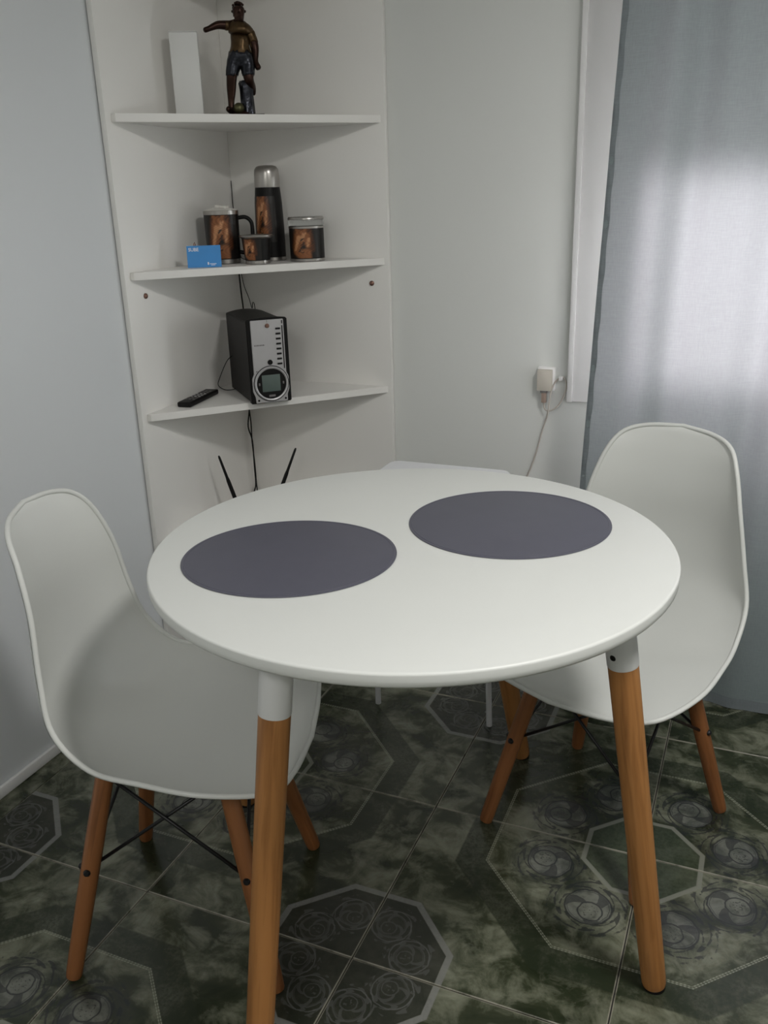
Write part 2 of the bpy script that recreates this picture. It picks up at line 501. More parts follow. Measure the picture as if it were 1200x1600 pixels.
# casing on the room side and small trims
struct(box('trim_1', (.083, YB - .012, .716), (WX0, YB, WZ1 + .09), MAT['trim'], None, .003))
struct(box('trim_2', (.078, YB - .019, .716), (.092, YB - .0121, WZ1 + .09), MAT['trim'], None, .002))
struct(box('trim_3', (WX0, YB - .012, .716), (WX1 + .14, YB, WZ0), MAT['trim'], None, .003))
struct(box('trim_4', (WX1, YB - .012, WZ0), (WX1 + .14, YB, WZ1 + .09), MAT['trim'], None, .003))
struct(box('trim_5', (WX0, YB - .012, WZ1), (WX1, YB, WZ1 + .09), MAT['trim'], None, .003))
struct(box('baseboard_left', (XL, YF, 0), (XL + .010, .742, .028), MAT['trim'], None, .004))
struct(box('baseboard_back', (-.42, YB - .010, 0), (XR, YB, .028), MAT['trim'], None, .004))
# yard outside the window
yard = struct(box('ground', (-3, YB + .17, -.3), (6, 9, -.12), MAT['patio']))

# ceiling lamp fixtures (above the frame); the rear one is added for the fill light
for lx, ly, lbl in ((.45, -2.1, 'unseen round white fixture added for the rear fill light'), (LAMP.x, LAMP.y, 'round white ceiling lamp fixed beside the table')):
  lampo = empty('ceiling_lamp', (lx, ly, ZC - .0003), 0, lbl, 'lamp')
  lathe('housing', [(0, 0), (.17, 0), (.175, -.01), (.17, -.035), (.155, -.035), (.155, -.02), (0, -.02)], MAT['trim'], lampo)

# ------------------------------------------------------------------ corner shelf unit
unit = empty('corner_shelf', (XL, YB, 0), 0, 'tall white open corner shelf unit with triangular shelves', 'shelf')
def U(*pts): return [(x - XL, y - YB) for x, y in pts]
BL, BR_ = -.908, 1.262
box('back_board', (.0035, .745 - YB, .0), (.018, -.0016, 2.16), MAT['board'], unit, .001)
box('back_board', (.0181, -.018, .0), (-.4245 - XL, -.0016, 2.16), MAT['board'], unit, .001)
SHZ = (.372, .731, 1.087, 1.446, 1.80)
for z in SHZ:
    poly = U((BL + .0003, .766), (BL + .0003 + .012, .766), (-.447, 1.252), (-.436, 1.2617), (BL + .032, 1.2617), (BL + .0003, 1.230))
    prism('shelf_board', poly, z - .0185, z, MAT['board'], unit, .0008)
def screw(loc, axis):
    bm = bmesh.new()
    add_lathe(bm, [(0, .006), (.004, .0055), (.0068, .003), (.007, 0), (0, 0)], 16)
    rot = Vector((0, 0, 1)).rotation_difference(Vector(axis)).to_euler()
    o = done('screw', bm, MAT['copper'], unit, loc=(loc[0] - XL, loc[1] - YB, loc[2]), rot=rot)
screw((BL, .816, 1.026), (1, 0, 0)); screw((-.477, BR_, 1.019), (0, -1, 0))

# ------------------------------------------------------------------ round table
TC = Vector((.075, .127, 0)); TH = .74
tab = empty('round_table', TC, 0, 'round white dining table on four honey pine legs with white caps', 'table')
prof = [(0, TH - .022)]
prof += [(.391, TH - .022), (.3965, TH - .0205), (.3995, TH - .0165), (.400, TH - .011)]
for k in range(0, 6):
    a = k / 5 * math.pi / 2
    prof.append((.3962 + .0038 * math.cos(a), TH - .0038 + .0038 * math.sin(a)))
prof += [(.30, TH), (0, TH)]
lathe('tabletop', prof, MAT['table'], tab, 128)
LEGZ = TH - .0222
for fx, fy, tx, ty, side in ((.493, .131, .395, .094, -1), (-.030, -.272, .006, -.172, 0), (.125, .680, .060, .497, 0), (-.395, .300, -.243, .288, 0)):
    foot = Vector((fx, fy, 0)) - TC; top = Vector((tx, ty, LEGZ)) - TC
    ax = top - foot; L = ax.length
    rotq = Vector((0, 0, 1)).rotation_difference(ax.normalized())
    lg = lathe('leg', [(0, .006), (.0185, .006), (.0195, .010), (.0200, .02), (.0205, .12), (.0216, .45), (.0222, L * .86), (0, L * .86)], MAT['table_wood'], tab, 32, loc=foot)
    lg.rotation_mode = 'QUATERNION'; lg.rotation_quaternion = rotq
    lathe('foot_pad', [(0, 0), (.0185, 0), (.0190, .003), (.0185, .0062), (0, .0062)], MAT['black'], lg, 24)
    # the white cap is cut level under the tabletop
    bm = bmesh.new()
    add_lathe(bm, [(0, L * .843), (.0222, L * .843), (.0229, L * .846), (.0229, L + .03), (0, L + .03)], 32)
    bmesh.ops.transform(bm, matrix=rotq.to_matrix().to_4x4(), verts=bm.verts)
    bmesh.ops.bisect_plane(bm, geom=bm.verts[:] + bm.edges[:] + bm.faces[:], plane_co=(0, 0, LEGZ), plane_no=(0, 0, 1), clear_outer=True)
    bmesh.ops.holes_fill(bm, edges=[e for e in bm.edges if len(e.link_faces) == 1])
    cap = done('leg_cap', bm, MAT['cap'], tab, loc=foot)
    if side:                                            # black screw in the side of the cap
        tw = Vector((-.42, -.91, 0)).normalized()
        tw = (tw - ax.normalized() * tw.dot(ax.normalized())).normalized()
        bm = bmesh.new(); add_lathe(bm, [(0, .0018), (.0035, .0015), (.0048, 0), (0, -.002)], 14)
        so = done('cap_screw', bm, MAT['black'], tab, loc=foot + ax * .873 + tw * .0227)
        so.rotation_mode = 'QUATERNION'; so.rotation_quaternion = Vector((0, 0, 1)).rotation_difference(tw)

# placemats
def placemat(cx, cy, rx, ry, rz, label):
    bm = bmesh.new()
    add_lathe(bm, [(0, 0), (.995, 0), (1.0, .0006), (.9985, .0016), (.985, .0018), (0, .0018)], 96)
    for v in bm.verts: v.co.x *= rx; v.co.y *= ry
    o = done('placemat', bm, MAT['mat'], None, loc=(cx, cy, TH + .0002), rot=(0, 0, rz))
    bm = bmesh.new()
    pts = [Vector((rx * .972 * math.cos(t), ry * .972 * math.sin(t), .00175)) for t in [2 * math.pi * k / 96 for k in range(96)]]
    add_tube(bm, pts, .0006, 5, True)
    done('stitched_edge', bm, MAT['mat'], o)
    return tag(o, label, 'placemat', 'round placemats on the table')
placemat(-.0795, .0185, .1625, .1500, R(23), 'dark grey-violet round placemat on the left of the white table')
placemat(.1945, .2640, .1640, .1580, R(23), 'dark grey-violet round placemat at the far right of the white table')

# ------------------------------------------------------------------ shell chairs
RIM = [(0, .2071, .3826), (.1135, .1997, .3911), (.1901, .1775, .4086), (.223, .0861, .4248), (.220, -.0101, .4377),
       (.2076, -.0901, .4491), (.1987, -.143, .5051), (.1787, -.1601, .5828), (.1578, -.1690, .6740), (.1360, -.1875, .7450),
       (.111, -.2090, .7825), (.067, -.2280, .7975), (0, -.2390, .8030)]
SAG = [0, .003, .010, .026, .036, .052, .060, .054, .044, .032, .018, .004, 0]
SDIR = [(0, -.3, -1), (0, -.3, -1), (0, 0, -1), (0, 0, -1), (0, 0, -1), (0, -.62, -.78), (0, -.95, -.3), (0, -1, 0), (0, -1, 0), (0, -1, 0), (0, -1, 0), (0, -1, 0), (0, -1, 0)]
def shell_mesh():
    """one moulded sheet with a rolled lip; local +y is the front"""
    k = 6
    rim = catmull(RIM, k)
    sag = [v.x for v in catmull([(s, 0, 0) for s in SAG], k)]
    sd = [v.normalized() for v in catmull(SDIR, k)]
    M = 24
    rows = []
    for i, (p, s, d) in enumerate(zip(rim, sag, sd)):
        row = []
        hw = max(p.x, 0)
        for j in range(M + 1):
            t = -1 + 2 * j / M
            tt = math.sin(t * math.pi / 2) * .35 + t * .65
            f = (1 - abs(tt) ** 2.4)
            row.append(Vector((hw * tt, p.y, p.z)) + d * (max(s, 0) * f))
        rows.append(row)
    bm = bmesh.new()
    th = .0048
    # surface normals from neighbours
    n = len(rows)
    V1 = []; V2 = []
    for i in range(n):
        r1, r2 = [], []
        for j in range(M + 1):
            a = rows[min(i + 1, n - 1)][j] - rows[max(i - 1, 0)][j]
            if rim[i].x < .02: ii = 2 if i < n / 2 else n - 3; b = rows[ii][min(j + 1, M)] - rows[ii][max(j - 1, 0)]
            else: b = rows[i][min(j + 1, M)] - rows[i][max(j - 1, 0)]
            nn = b.cross(a)
            if nn.length < 1e-9: nn = Vector((0, 0, 1))
            nn.normalize()
            r1.append(rows[i][j]); r2.append(rows[i][j] + nn * th)
        V1.append(r1); V2.append(r2)
    def sheet(V, flip):
        g = []
        for i, r in enumerate(V):
            if i in (0, n - 1): v = bm.verts.new(r[M // 2]); g.append([v] * (M + 1))
            else: g.append([bm.verts.new(p) for p in r])
        for i in range(n - 1):
            for j in range(M):
                q = []
                for v in (g[i][j], g[i][j + 1], g[i + 1][j + 1], g[i + 1][j]):
                    if v not in q: q.append(v)
                if len(q) < 3: continue
                if flip: q = q[::-1]
                bm.faces.new(q)
        return g
    A = sheet(V1, False); B = sheet(V2, True)
    bmesh.ops.recalc_face_normals(bm, faces=bm.faces)
    # lip
    lp = [rows[i][M] for i in range(n)] + [rows[i][0] for i in range(n - 2, 0, -1)]
    add_tube(bm, lp, .0044, 10, True)
    me = bpy.data.meshes.new('seat_shell'); bm.normal_update(); bm.to_mesh(me); bm.free()
    return me
SHELL = shell_mesh()
FD = [(-.131, .0), (0, 0)]
def make_chair():
    root = empty('shell_chair', (0, 0, 0), 0, '-', 'chair', 'white shell chairs round the table')
    link('seat_shell', SHELL, MAT['shell'], root)
    SL, SF, ZT = .1753, .1782, .375
    FO = -.0195                                        # the frame sits slightly behind the seat centre
    st = .56
    feet, tops = {}, {}
    for sx in (-1, 1):
        for sy in (-1, 1):
            feet[sx, sy] = Vector((sx * SL, FO + sy * SF, 0)); tops[sx, sy] = Vector((sx * SL * st, FO + sy * SF * st, ZT))
    for key, f in feet.items():
        ax = tops[key] - f; L = ax.length
        q = Vector((0, 0, 1)).rotation_difference(ax.normalized())
        lg = lathe('leg', [(0, 0.002), (.0125, .002), (.0135, .005), (.0142, .02), (.0155, .14), (.0160, .25), (.0150, L), (0, L)], MAT['chair_wood'], root, 24, loc=f)
        lg.rotation_mode = 'QUATERNION'; lg.rotation_quaternion = q
        for tt in (.53,):
            for ds in (Vector((key[0], 0, 0)), Vector((0, key[1], 0))):
                bm = bmesh.new(); add_lathe(bm, [(0, .005), (.004, .0045), (.0062, .001), (.0062, -.003), (0, -.003)], 12)
                qi = q.inverted() @ ds
                qi.z = 0; qi.normalize()
                o = done('bolt', bm, MAT['black_metal'], lg, loc=Vector((0, 0, L * tt)) + qi * .0155)
                o.rotation_mode = 'QUATERNION'; o.rotation_quaternion = Vector((0, 0, 1)).rotation_difference(qi)
    ring = [(-1, -1), (1, -1), (1, 1), (-1, 1)]
    for a, b in zip(ring, ring[1:] + ring[:1]):
        n = ((tops[a] + tops[b]) / 2 - Vector((0, FO, ZT))); n.z = 0; n.normalize()
        for p, q_, k in ((a, b, -.004), (b, a, .004)):
            lo = feet[p].lerp(tops[p], .53); hi = tops[q_] + Vector((0, 0, -.012))
            e = (hi - lo).normalized()
            tube('brace_rod', [lo + e * .010 + n * k, hi - e * .012 + n * k], .0032, MAT['black_metal'], root, 8)
    bm = bmesh.new()
    for a, b in zip(ring, ring[1:] + ring[:1]): add_tube(bm, [tops[a] + Vector((0, 0, .004)), tops[b] + Vector((0, 0, .004))], .0045, 8)
    add_tube(bm, [tops[-1, -1] + Vector((0, 0, .004)), tops[1, 1] + Vector((0, 0, .004))], .0045, 8)
    done('seat_frame', bm, MAT['black_metal'], root)
    return root
ch1 = make_chair()
ch1.location = (-.2915, .0141, 0); ch1.rotation_euler = (0, 0, .2963 - math.pi / 2)
ch1['label'] = 'white shell chair with reddish wooden legs at the left of the table by the wall'
ch2 = clone(ch1, (.3327, .5146, 0), 4.3490 - math.pi / 2, 'white shell chair with reddish wooden legs at the right, before the curtain')

# low white piece behind the table
st = empty('side_table', (-.1435, .8535, 0), 0, 'low white side table with slim white legs behind the round table', 'side table')
bm = bmesh.new()
vs = []
hx, hy, rr = .160, .110, .030
for cx, cy, a0 in ((hx - rr, hy - rr, 0), (-hx + rr, hy - rr, 90), (-hx + rr, -hy + rr, 180), (hx - rr, -hy + rr, 270)):
    for k in range(7):
        a = R(a0 + k * 15); vs.append((cx + rr * math.cos(a), cy + rr * math.sin(a)))
bm.free()
prism('tabletop', vs, .588, .607, MAT['white_metal'], st, .004)
for sx in (-1, 1):
    for sy in (-1, 1):
        tube('leg', [(sx * .150 + (.0245 if sx < 0 else .0365) * 0 + .012, sy * .080, .0), (sx * .142 + .004, sy * .078, .589)], [.0072, .0072], MAT['white_metal'], st, 14)

# ------------------------------------------------------------------ things on the top shelf
ZS = SHZ[3]
bxo = empty('paper_box', (-.846, 1.000, ZS + .0003), R(31.4), 'tall plain white card box standing left of the bronze figurine', 'box')
box('carton', (-.034, -.024, 0), (.034, .024, .190), MAT['paper'], bxo, .0025)
box('lid_flap', (-.034, -.0242, .1902), (.034, .0242, .1918), MAT['paper'], bxo, .0006)

def skinned(name, joints, edges, mat, parent, sub=2):
    """joints: {key: (x, y, z, rx, ry)}; grows one continuous surface"""
    keys = list(joints)
    me = bpy.data.meshes.new(name)
    me.from_pydata([joints[k][:3] for k in keys], [(keys.index(a), keys.index(b)) for a, b in edges], [])
    o = bpy.data.objects.new(name, me); COL.objects.link(o)
    o.modifiers.new('skin', 'SKIN')
    for i, k in enumerate(keys):
        sv = me.skin_vertices[0].data[i]; sv.radius = joints[k][3:5]; sv.use_root = (i == 0)
    ss = o.modifiers.new('sub', 'SUBSURF'); ss.levels = sub; ss.render_levels = sub
    dg = bpy.context.evaluated_depsgraph_get(); dg.update()
    m2 = bpy.data.meshes.new_from_object(o.evaluated_get(dg)); m2.name = name
    bpy.data.objects.remove(o); bpy.data.meshes.remove(me)
    m2.materials.clear()
    return link(name, m2, mat, parent)
fig = empty('figurine', (-.716, 1.053, ZS + .0003), R(31.4), 'dark bronze figurine of a footballer with one arm stretched out beside a ball', 'figurine')
K = .000205
def FP(zx, zy, y=0.0): return ((zx - 690) * K, y, (1322 - zy) * K)
def J(zx, zy, y, r, r2=None, k=1.14): return (*FP(zx, zy, y), r * K * k, (r2 or r) * K * k)
body = skinned('body', {
    'pel': J(680, 665, 0, 112, 84), 'wst': J(672, 560, -.002, 96, 76), 'chs': J(685, 420, -.003, 118, 86), 'clv': J(690, 330, 0, 80, 62),
    'nck': J(695, 275, 0, 40), 'hd0': J(690, 225, -.002, 58, 62), 'hd1': J(688, 165, -.001, 70, 74), 'hd2': J(688, 118, 0, 48, 52),
    'rsh': J(575, 330, 0, 52), 'rel': J(430, 325, -.006, 44), 'rwr': J(315, 378, -.014, 26), 'rhd': J(258, 397, -.018, 46, 34),
    'lsh': J(800, 400, 0, 58), 'lel': J(856, 560, .004, 50), 'lwr': J(848, 730, -.006, 28), 'lhd': J(886, 818, -.010, 50, 40),
    'rhp': J(590, 720, 0, 84), 'rkn': J(545, 900, -.008, 58), 'rcf': J(535, 1010, .0, 56), 'ran': J(520, 1165, .002, 36), 'rft': J(512, 1268, -.002, 40, 34), 'rto': J(468, 1240, -.030, 30, 26),
    'lhp': J(755, 730, 0, 88), 'lkn': J(748, 925, -.018, 56), 'lcf': J(795, 1000, .008, 40), 'lan': J(800, 1080, .022, 24),
}, [('pel', 'wst'), ('wst', 'chs'), ('chs', 'clv'), ('clv', 'nck'), ('nck', 'hd0'), ('hd0', 'hd1'), ('hd1', 'hd2'),
    ('clv', 'rsh'), ('rsh', 'rel'), ('rel', 'rwr'), ('rwr', 'rhd'), ('clv', 'lsh'), ('lsh', 'lel'), ('lel', 'lwr'), ('lwr', 'lhd'),
    ('pel', 'rhp'), ('rhp', 'rkn'), ('rkn', 'rcf'), ('rcf', 'ran'), ('ran', 'rft'), ('rft', 'rto'),
    ('pel', 'lhp'), ('lhp', 'lkn'), ('lkn', 'lcf'), ('lcf', 'lan')], MAT['bronze'], fig)
def garment(name, keep, off, mat):
    """cloth over the figure: the covered faces of the body, pushed out and closed with a turned edge"""
    bm = bmesh.new(); bm.from_mesh(body.data); bm.normal_update()
    bmesh.ops.delete(bm, geom=[f for f in bm.faces if not keep(f.calc_center_median())], context='FACES')
    left, parts = set(bm.faces), []
    while left:                                         # keep the one connected piece
        st_ = [left.pop()]; comp = set(st_)
        while st_:
            for e in st_.pop().edges:
                for f in e.link_faces:
                    if f in left: left.discard(f); comp.add(f); st_.append(f)
        parts.append(comp)
    big = max(parts, key=len)
    bmesh.ops.delete(bm, geom=[f for f in bm.faces if f not in big], context='FACES')
    bmesh.ops.delete(bm, geom=[v for v in bm.verts if not v.link_faces], context='VERTS')
    bm.normal_update()
    nrm = {v: v.normal.copy() for v in bm.verts}
    rim = [e for e in bm.edges if len(e.link_faces) == 1]
    for v, n in nrm.items():
        fold = 1 + .35 * math.sin(v.co.z * 900 + v.co.x * 500) * math.sin(v.co.x * 700)
        v.co += n * off * fold
    r = bmesh.ops.extrude_edge_only(bm, edges=rim)
    for v in r['geom']:
        if isinstance(v, bmesh.types.BMVert):
            near = min(nrm, key=lambda q: (q.co - v.co).length_squared if q.is_valid else 1e9)
            v.co -= nrm[near] * off * 1.6
    return done(name, bm, mat, fig, autosmooth=False)
X0 = lambda zx: FP(zx, 0)[0]
Z0 = lambda zy: FP(0, zy)[2]
garment('shirt', lambda c: Z0(650) < c.z < Z0(296) and c.x > X0(520) and not (c.x > X0(812) and c.z < Z0(500)), .0010, MAT['gold_bronze'])
garment('shorts', lambda c: Z0(875) < c.z < Z0(620) and c.x < X0(822 if c.z > Z0(760) else 828), .0019, MAT['blue_bronze'])
# hair and face
bm = bmesh.new()
rng = random.Random(3)
for k in range(46):
    a = rng.uniform(0, 2 * math.pi); el = rng.uniform(.05, 1.45)
    x, y, z = math.cos(a) * math.cos(el), math.sin(a) * math.cos(el), math.sin(el)
    if y < -.55 and z < .62: continue
    c = Vector(FP(688, 155, 0)) + Vector((x * 70 * K, y * 76 * K, z * 66 * K))
    bmesh.ops.create_icosphere(bm, subdivisions=1, radius=17 * K, matrix=Matrix.Translation(c))
done('hair', bm, MAT['bronze'], fig)
bm = bmesh.new()
bmesh.ops.create_cone(bm, segments=8, radius1=15 * K, radius2=5 * K, depth=42 * K, cap_ends=True, matrix=Matrix.Translation(Vector(FP(690, 182, -82 * K))) @ Matrix.Rotation(R(-18), 4, 'X'))
for sx in (-1, 1):
    bmesh.ops.create_icosphere(bm, subdivisions=1, radius=13 * K, matrix=Matrix.Translation(Vector(FP(690 + sx * 27, 165, -64 * K))))
    bmesh.ops.create_icosphere(bm, subdivisions=1, radius=18 * K, matrix=Matrix.Translation(Vector(FP(690 + sx * 72, 182, 4 * K))))
add_box(bm, Vector(FP(668, 214, -66 * K)) - Vector((0, .0015, .001)), Vector(FP(712, 214, -66 * K)) + Vector((0, .0015, .001)))
done('face', bm, MAT['bronze'], fig)
# socks roll, boots, tree stump, ball, plate
lathe('sock_cuff', [(0, -.006), (50 * K, -.006), (56 * K, 0), (50 * K, .006), (0, .006)], MAT['blue_bronze'], fig, 16, loc=FP(537, 985, -.001))
bm = bmesh.new(); bmesh.ops.create_uvsphere(bm, u_segments=20, v_segments=14, radius=66 * K)
done('ball', bm, MAT['green_bronze'], fig, loc=FP(606, 1238, -.012))
bm = bmesh.new(); vsl = add_lathe(bm, [(0, 0), (92 * K, 0), (84 * K, .012), (78 * K, .04), (80 * K, .062), (86 * K, .074), (68 * K, .080), (0, .082)], 22)
for v in bm.verts:
    r = math.hypot(v.co.x, v.co.y)
    if r > .001:
        f = 1 + .10 * math.sin(7 * math.atan2(v.co.y, v.co.x) + v.co.z * 60)
        v.co.x *= f; v.co.y *= f
done('stump', bm, MAT['blue_bronze'], fig, loc=FP(715, 1316, .004))
box('base_plate', (FP(486, 0)[0], -.034, 0), (FP(912, 0)[0], .036, .0028), MAT['black'], fig, .0008)
bm = bmesh.new()
add_lathe(bm, [(0, 0), (120 * K, 0), (112 * K, .005), (80 * K, .010), (0, .011)], 18)
for v in bm.verts: v.co.x *= 1.3; v.co.y *= .95
done('mound', bm, MAT['bronze'], fig, loc=FP(630, 1311, .002))

# ------------------------------------------------------------------ mate set on the second shelf
def print_patch(name, parent, r0, z0, z1, th0, th1, strokes, r1=None, nu=30, nv=44, prof=None):
    """printed horse head wrapped on a black sleeve: a grid whose colours are computed from strokes"""
    bm = bmesh.new(); cl = bm.verts.layers.float_color.new('ink')
    g = []
    for i in range(nv + 1):
        v = i / nv; row = []
        rr = (r0 + ((r1 if r1 is not None else r0) - r0) * v) + .0004
        if prof:
            zz = z0 + (z1 - z0) * v
            for (ra, za), (rb, zb) in zip(prof[:-1], prof[1:]):
                if za <= zz <= zb: rr = ra + (rb - ra) * (zz - za) / (zb - za) + .0005
        for j in range(nu + 1):
            u = j / nu
            a = th0 + (th1 - th0) * u
            vt = bm.verts.new((rr * math.cos(a), rr * math.sin(a), z0 + (z1 - z0) * v))
            c = Vector((.010, .008, .007))
            for (x0, y0, x1, y1, wd, col, hair) in strokes:
                dx, dy = x1 - x0, y1 - y0
                t = max(0, min(1, ((u - x0) * dx + (v - y0) * dy) / (dx * dx + dy * dy + 1e-9)))
                d = math.hypot(u - x0 - dx * t, (v - y0 - dy * t))
                wv = wd * (1 - .35 * t)
                m = max(0, min(1, (wv - d) / (wd * .35)))
                if m > 0:
                    k = 1 + hair * math.sin(60 * (u * .9 + .25 * math.sin(v * 9)) + 5 * v)
                    c = c.lerp(Vector(col) * max(.1, k), m)
            vt[cl] = (c.x, c.y, c.z, 1)
            row.append(vt)
        g.append(row)
    for i in range(nv):
        for j in range(nu): bm.faces.new((g[i][j], g[i][j + 1], g[i + 1][j + 1], g[i + 1][j]))
    return done(name, bm, MAT['ink'], parent, autosmooth=False)
mi = NT('horse_print'); at = mi.n.new('ShaderNodeAttribute'); at.attribute_name = 'ink'
mi.base(at.outputs['Color'], .35, 0, .4); MAT['ink'] = mi.mat
BRN, LT, DKB, BK = (.24, .088, .032), (.50, .24, .115), (.085, .028, .011), (.008, .006, .006)
HORSE = [(.50, .93, .30, .38, .26, DKB, .5), (.62, .86, .74, .30, .20, DKB, .5),
         (.46, .80, .34, .26, .20, BRN, .3), (.60, .78, .66, .42, .14, BRN, .35), (.38, .22, .50, .04, .18, BRN, .2),
         (.60, .20, .66, .02, .16, BRN, .2),
         (.42, .72, .30, .28, .075, LT, .2), (.56, .84, .50, .60, .06, LT, .3), (.68, .66, .64, .40, .05, LT, .3),
         (.36, .98, .40, .86, .05, BRN, .0), (.60, .99, .57, .88, .05, BRN, .0),
         (.52, .66, .47, .60, .03, BK, 0), (.50, .40, .40, .22, .02, BK, 0), (.44, .26, .52, .20, .045, BK, 0), (.47, .25, .50, .23, .02, LT, 0),
         (.56, .54, .46, .44, .014, BK, 0)]
Z2 = SHZ[2] + .0003
FA = R(-58.6)                                           # direction from the shelf to the viewer
# large mug
mug = empty('mug', (-.827, 1.070, Z2), 0, 'large black lidded mug with a brown horse print and side handle', 'mug')
lathe('body', [(0, 0), (.0415, 0), (.043, .004), (.043, .012), (.0440, .0125), (.0460, .128), (.0440, .1285), (.0420, .02), (0, .02)], MAT['black'], mug, 48)
lathe('base_ring', [(.0405, .0005), (.0438, .0015), (.0441, .0118), (.0425, .0121)], MAT['steel'], mug, 48)
lathe('rim', [(.0440, .125), (.0467, .1255), (.0471, .1350), (.0445, .1360)], MAT['steel'], mug, 48)
lid = lathe('lid', [(0, .143), (.020, .143), (.024, .141), (.038, .139), (.0440, .1365), (.0440, .129), (0, .129)], MAT['lid'], mug, 48)
bm = bmesh.new(); add_lathe(bm, [(0, .150), (.006, .1495), (.0085, .147), (.009, .142), (0, .142)], 20, Matrix.Translation((-.012, .004, 0)))
done('lid_knob', bm, MAT['lid'], lid)
box('lid_tab', (.004, -.012, .1405), (.024, .008, .1475), MAT['lid'], lid, .002)
hd = Vector((math.cos(R(26)), math.sin(R(26)), 0))
tube('handle', [hd * .044 + Vector((0, 0, .116)), hd * .064 + Vector((0, 0, .117)), hd * .078 + Vector((0, 0, .106)), hd * .081 + Vector((0, 0, .085)),
                hd * .078 + Vector((0, 0, .045)), hd * .066 + Vector((0, 0, .026)), hd * .043 + Vector((0, 0, .028))], .0052, MAT['black'], mug, 10, smoothpts=6)
print_patch('horse_print', mug, .0440, .014, .124, FA - 1.25, FA + 1.0, HORSE, None, 30, 44, [(.0440, .0125), (.0460, .128)])
# thermos
thm = empty('thermos', (-.739, 1.174, Z2), 0, 'tall black thermos flask with a horse print and steel cap', 'thermos')
TB = [(.0392, .0105), (.0390, .085), (.0370, .150), (.0335, .191)]
lathe('body', [(0, .0), (.0375, 0), (.0385, .003), (.0385, .010)] + TB + [(0, .191)], MAT['black'], thm, 48)
lathe('base_ring', [(.0380, .0005), (.0396, .001), (.0398, .0095), (.0385, .0102)], MAT['steel'], thm, 48)
lathe('cap', [(0, .1905), (.0340, .1905), (.0345, .193), (.0335, .226), (.0320, .236), (.027, .243), (.018, .246), (0, .247)], MAT['steel'], thm, 48)
print_patch('horse_print', thm, .0392, .050, .168, FA - 1.70, FA + .45, HORSE, None, 30, 44, TB)
# mate cup
mate = empty('mate_cup', (-.716, 1.058, Z2), 0, 'small black gourd cup with a wide steel rim and horse print', 'cup')
MB_ = [(.0330, .0095), (.0385, .066)]
lathe('body', [(0, 0), (.0305, 0), (.0315, .004), (.0315, .009)] + MB_ + [(.0365, .0662), (.0310, .014), (0, .014)], MAT['black'], mate, 44)
lathe('base_ring', [(.0300, .0005), (.0325, .001), (.0328, .0088), (.0310, .0092)], MAT['steel'], mate, 44)
lathe('rim', [(.0370, .0640), (.0395, .0650), (.0445, .0695), (.0450, .0725), (.0435, .0735), (.0380, .0710), (.0365, .0670)], MAT['steel'], mate, 44)
print_patch('horse_print', mate, .0330, .011, .0635, FA - 1.60, FA + .30, HORSE, None, 30, 44, MB_)
# sugar jar
jar = empty('jar', (-.621, 1.162, Z2), 0, 'short black jar with a clear lid and horse print at the right of the set', 'jar')
lathe('body', [(0, 0), (.0455, 0), (.0465, .003), (.0465, .086), (.045, .0862), (.045, .01), (0, .01)], MAT['black'], jar, 48)
lathe('base_ring', [(.0455, .0003), (.0474, .001), (.0476, .0070), (.0462, .0076)], MAT['steel'], jar, 48)
lathe('rim', [(.0455, .084), (.0472, .0845), (.0474, .0895), (.0458, .0905)], MAT['steel'], jar, 48)
lathe('lid', [(0, .092), (.043, .0915), (.0476, .092), (.0482, .096), (.0478, .110), (.0450, .1135), (.040, .1125), (0, .112)], MAT['glass'], jar, 48)
lathe('lid_band', [(.0474, .1065), (.0486, .1075), (.0484, .1105), (.0462, .1138), (.0445, .1132)], MAT['steel'], jar, 48)
print_patch('horse_print', jar, .0466, .009, .084, FA - 1.45, FA + .75, HORSE)

# blue card with a little stand
crd = empty('card', (-.797, .928, Z2 + .0003), R(29.6), 'upright blue transit card with white lettering before the mug', 'card')
TILT = R(-9)
bm = bmesh.new(); add_box(bm, (-.0428, -.0005, 0), (.0428, .0005, .054))
cb = done('card_sheet', bm, MAT['card_blue'], crd, False, rot=(TILT, 0, 0))
def text(name, s, size, mat, parent, loc, rot, weight=0.0):
    cu = bpy.data.curves.new(name, 'FONT'); cu.body = s; cu.size = size; cu.extrude = .0001; cu.offset = weight; cu.resolution_u = 3
    o = bpy.data.objects.new(name, cu); COL.objects.link(o)
    dg = bpy.context.evaluated_depsgraph_get(); dg.update()
    me = bpy.data.meshes.new_from_object(o.evaluated_get(dg))
    bpy.data.objects.remove(o); bpy.data.curves.remove(cu)
    return link(name, me, mat, parent, False, loc, rot)
text('lettering', 'SUBE', .0118, MAT['ink_white'], cb, (-.0385, -.0007, .0405), (R(90), 0, 0), .0002)
bm = bmesh.new()
add_box(bm, (.008, -.0008, .006), (.011, -.0005, .0125)); add_box(bm, (.0130, -.0008, .0075), (.030, -.0005, .0090)); add_box(bm, (.0165, -.0008, .0045), (.027, -.0005, .0058))
done('small_print', bm, MAT['ink_white'], cb, False)['kind'] = 'stuff'
bm = bmesh.new(); add_tube(bm, [Vector((-.024, .003, 0)), Vector((-.025, .011, .030)), Vector((-.024, .0135, .0585)), Vector((-.021, .0105, .061))], .0012, 6)
add_tube(bm, [Vector((-.016, .003, 0)), Vector((-.020, .011, .030)), Vector((-.0205, .0135, .0585))], .0012, 6)
done('wire_stand', bm, MAT['copper'], crd)

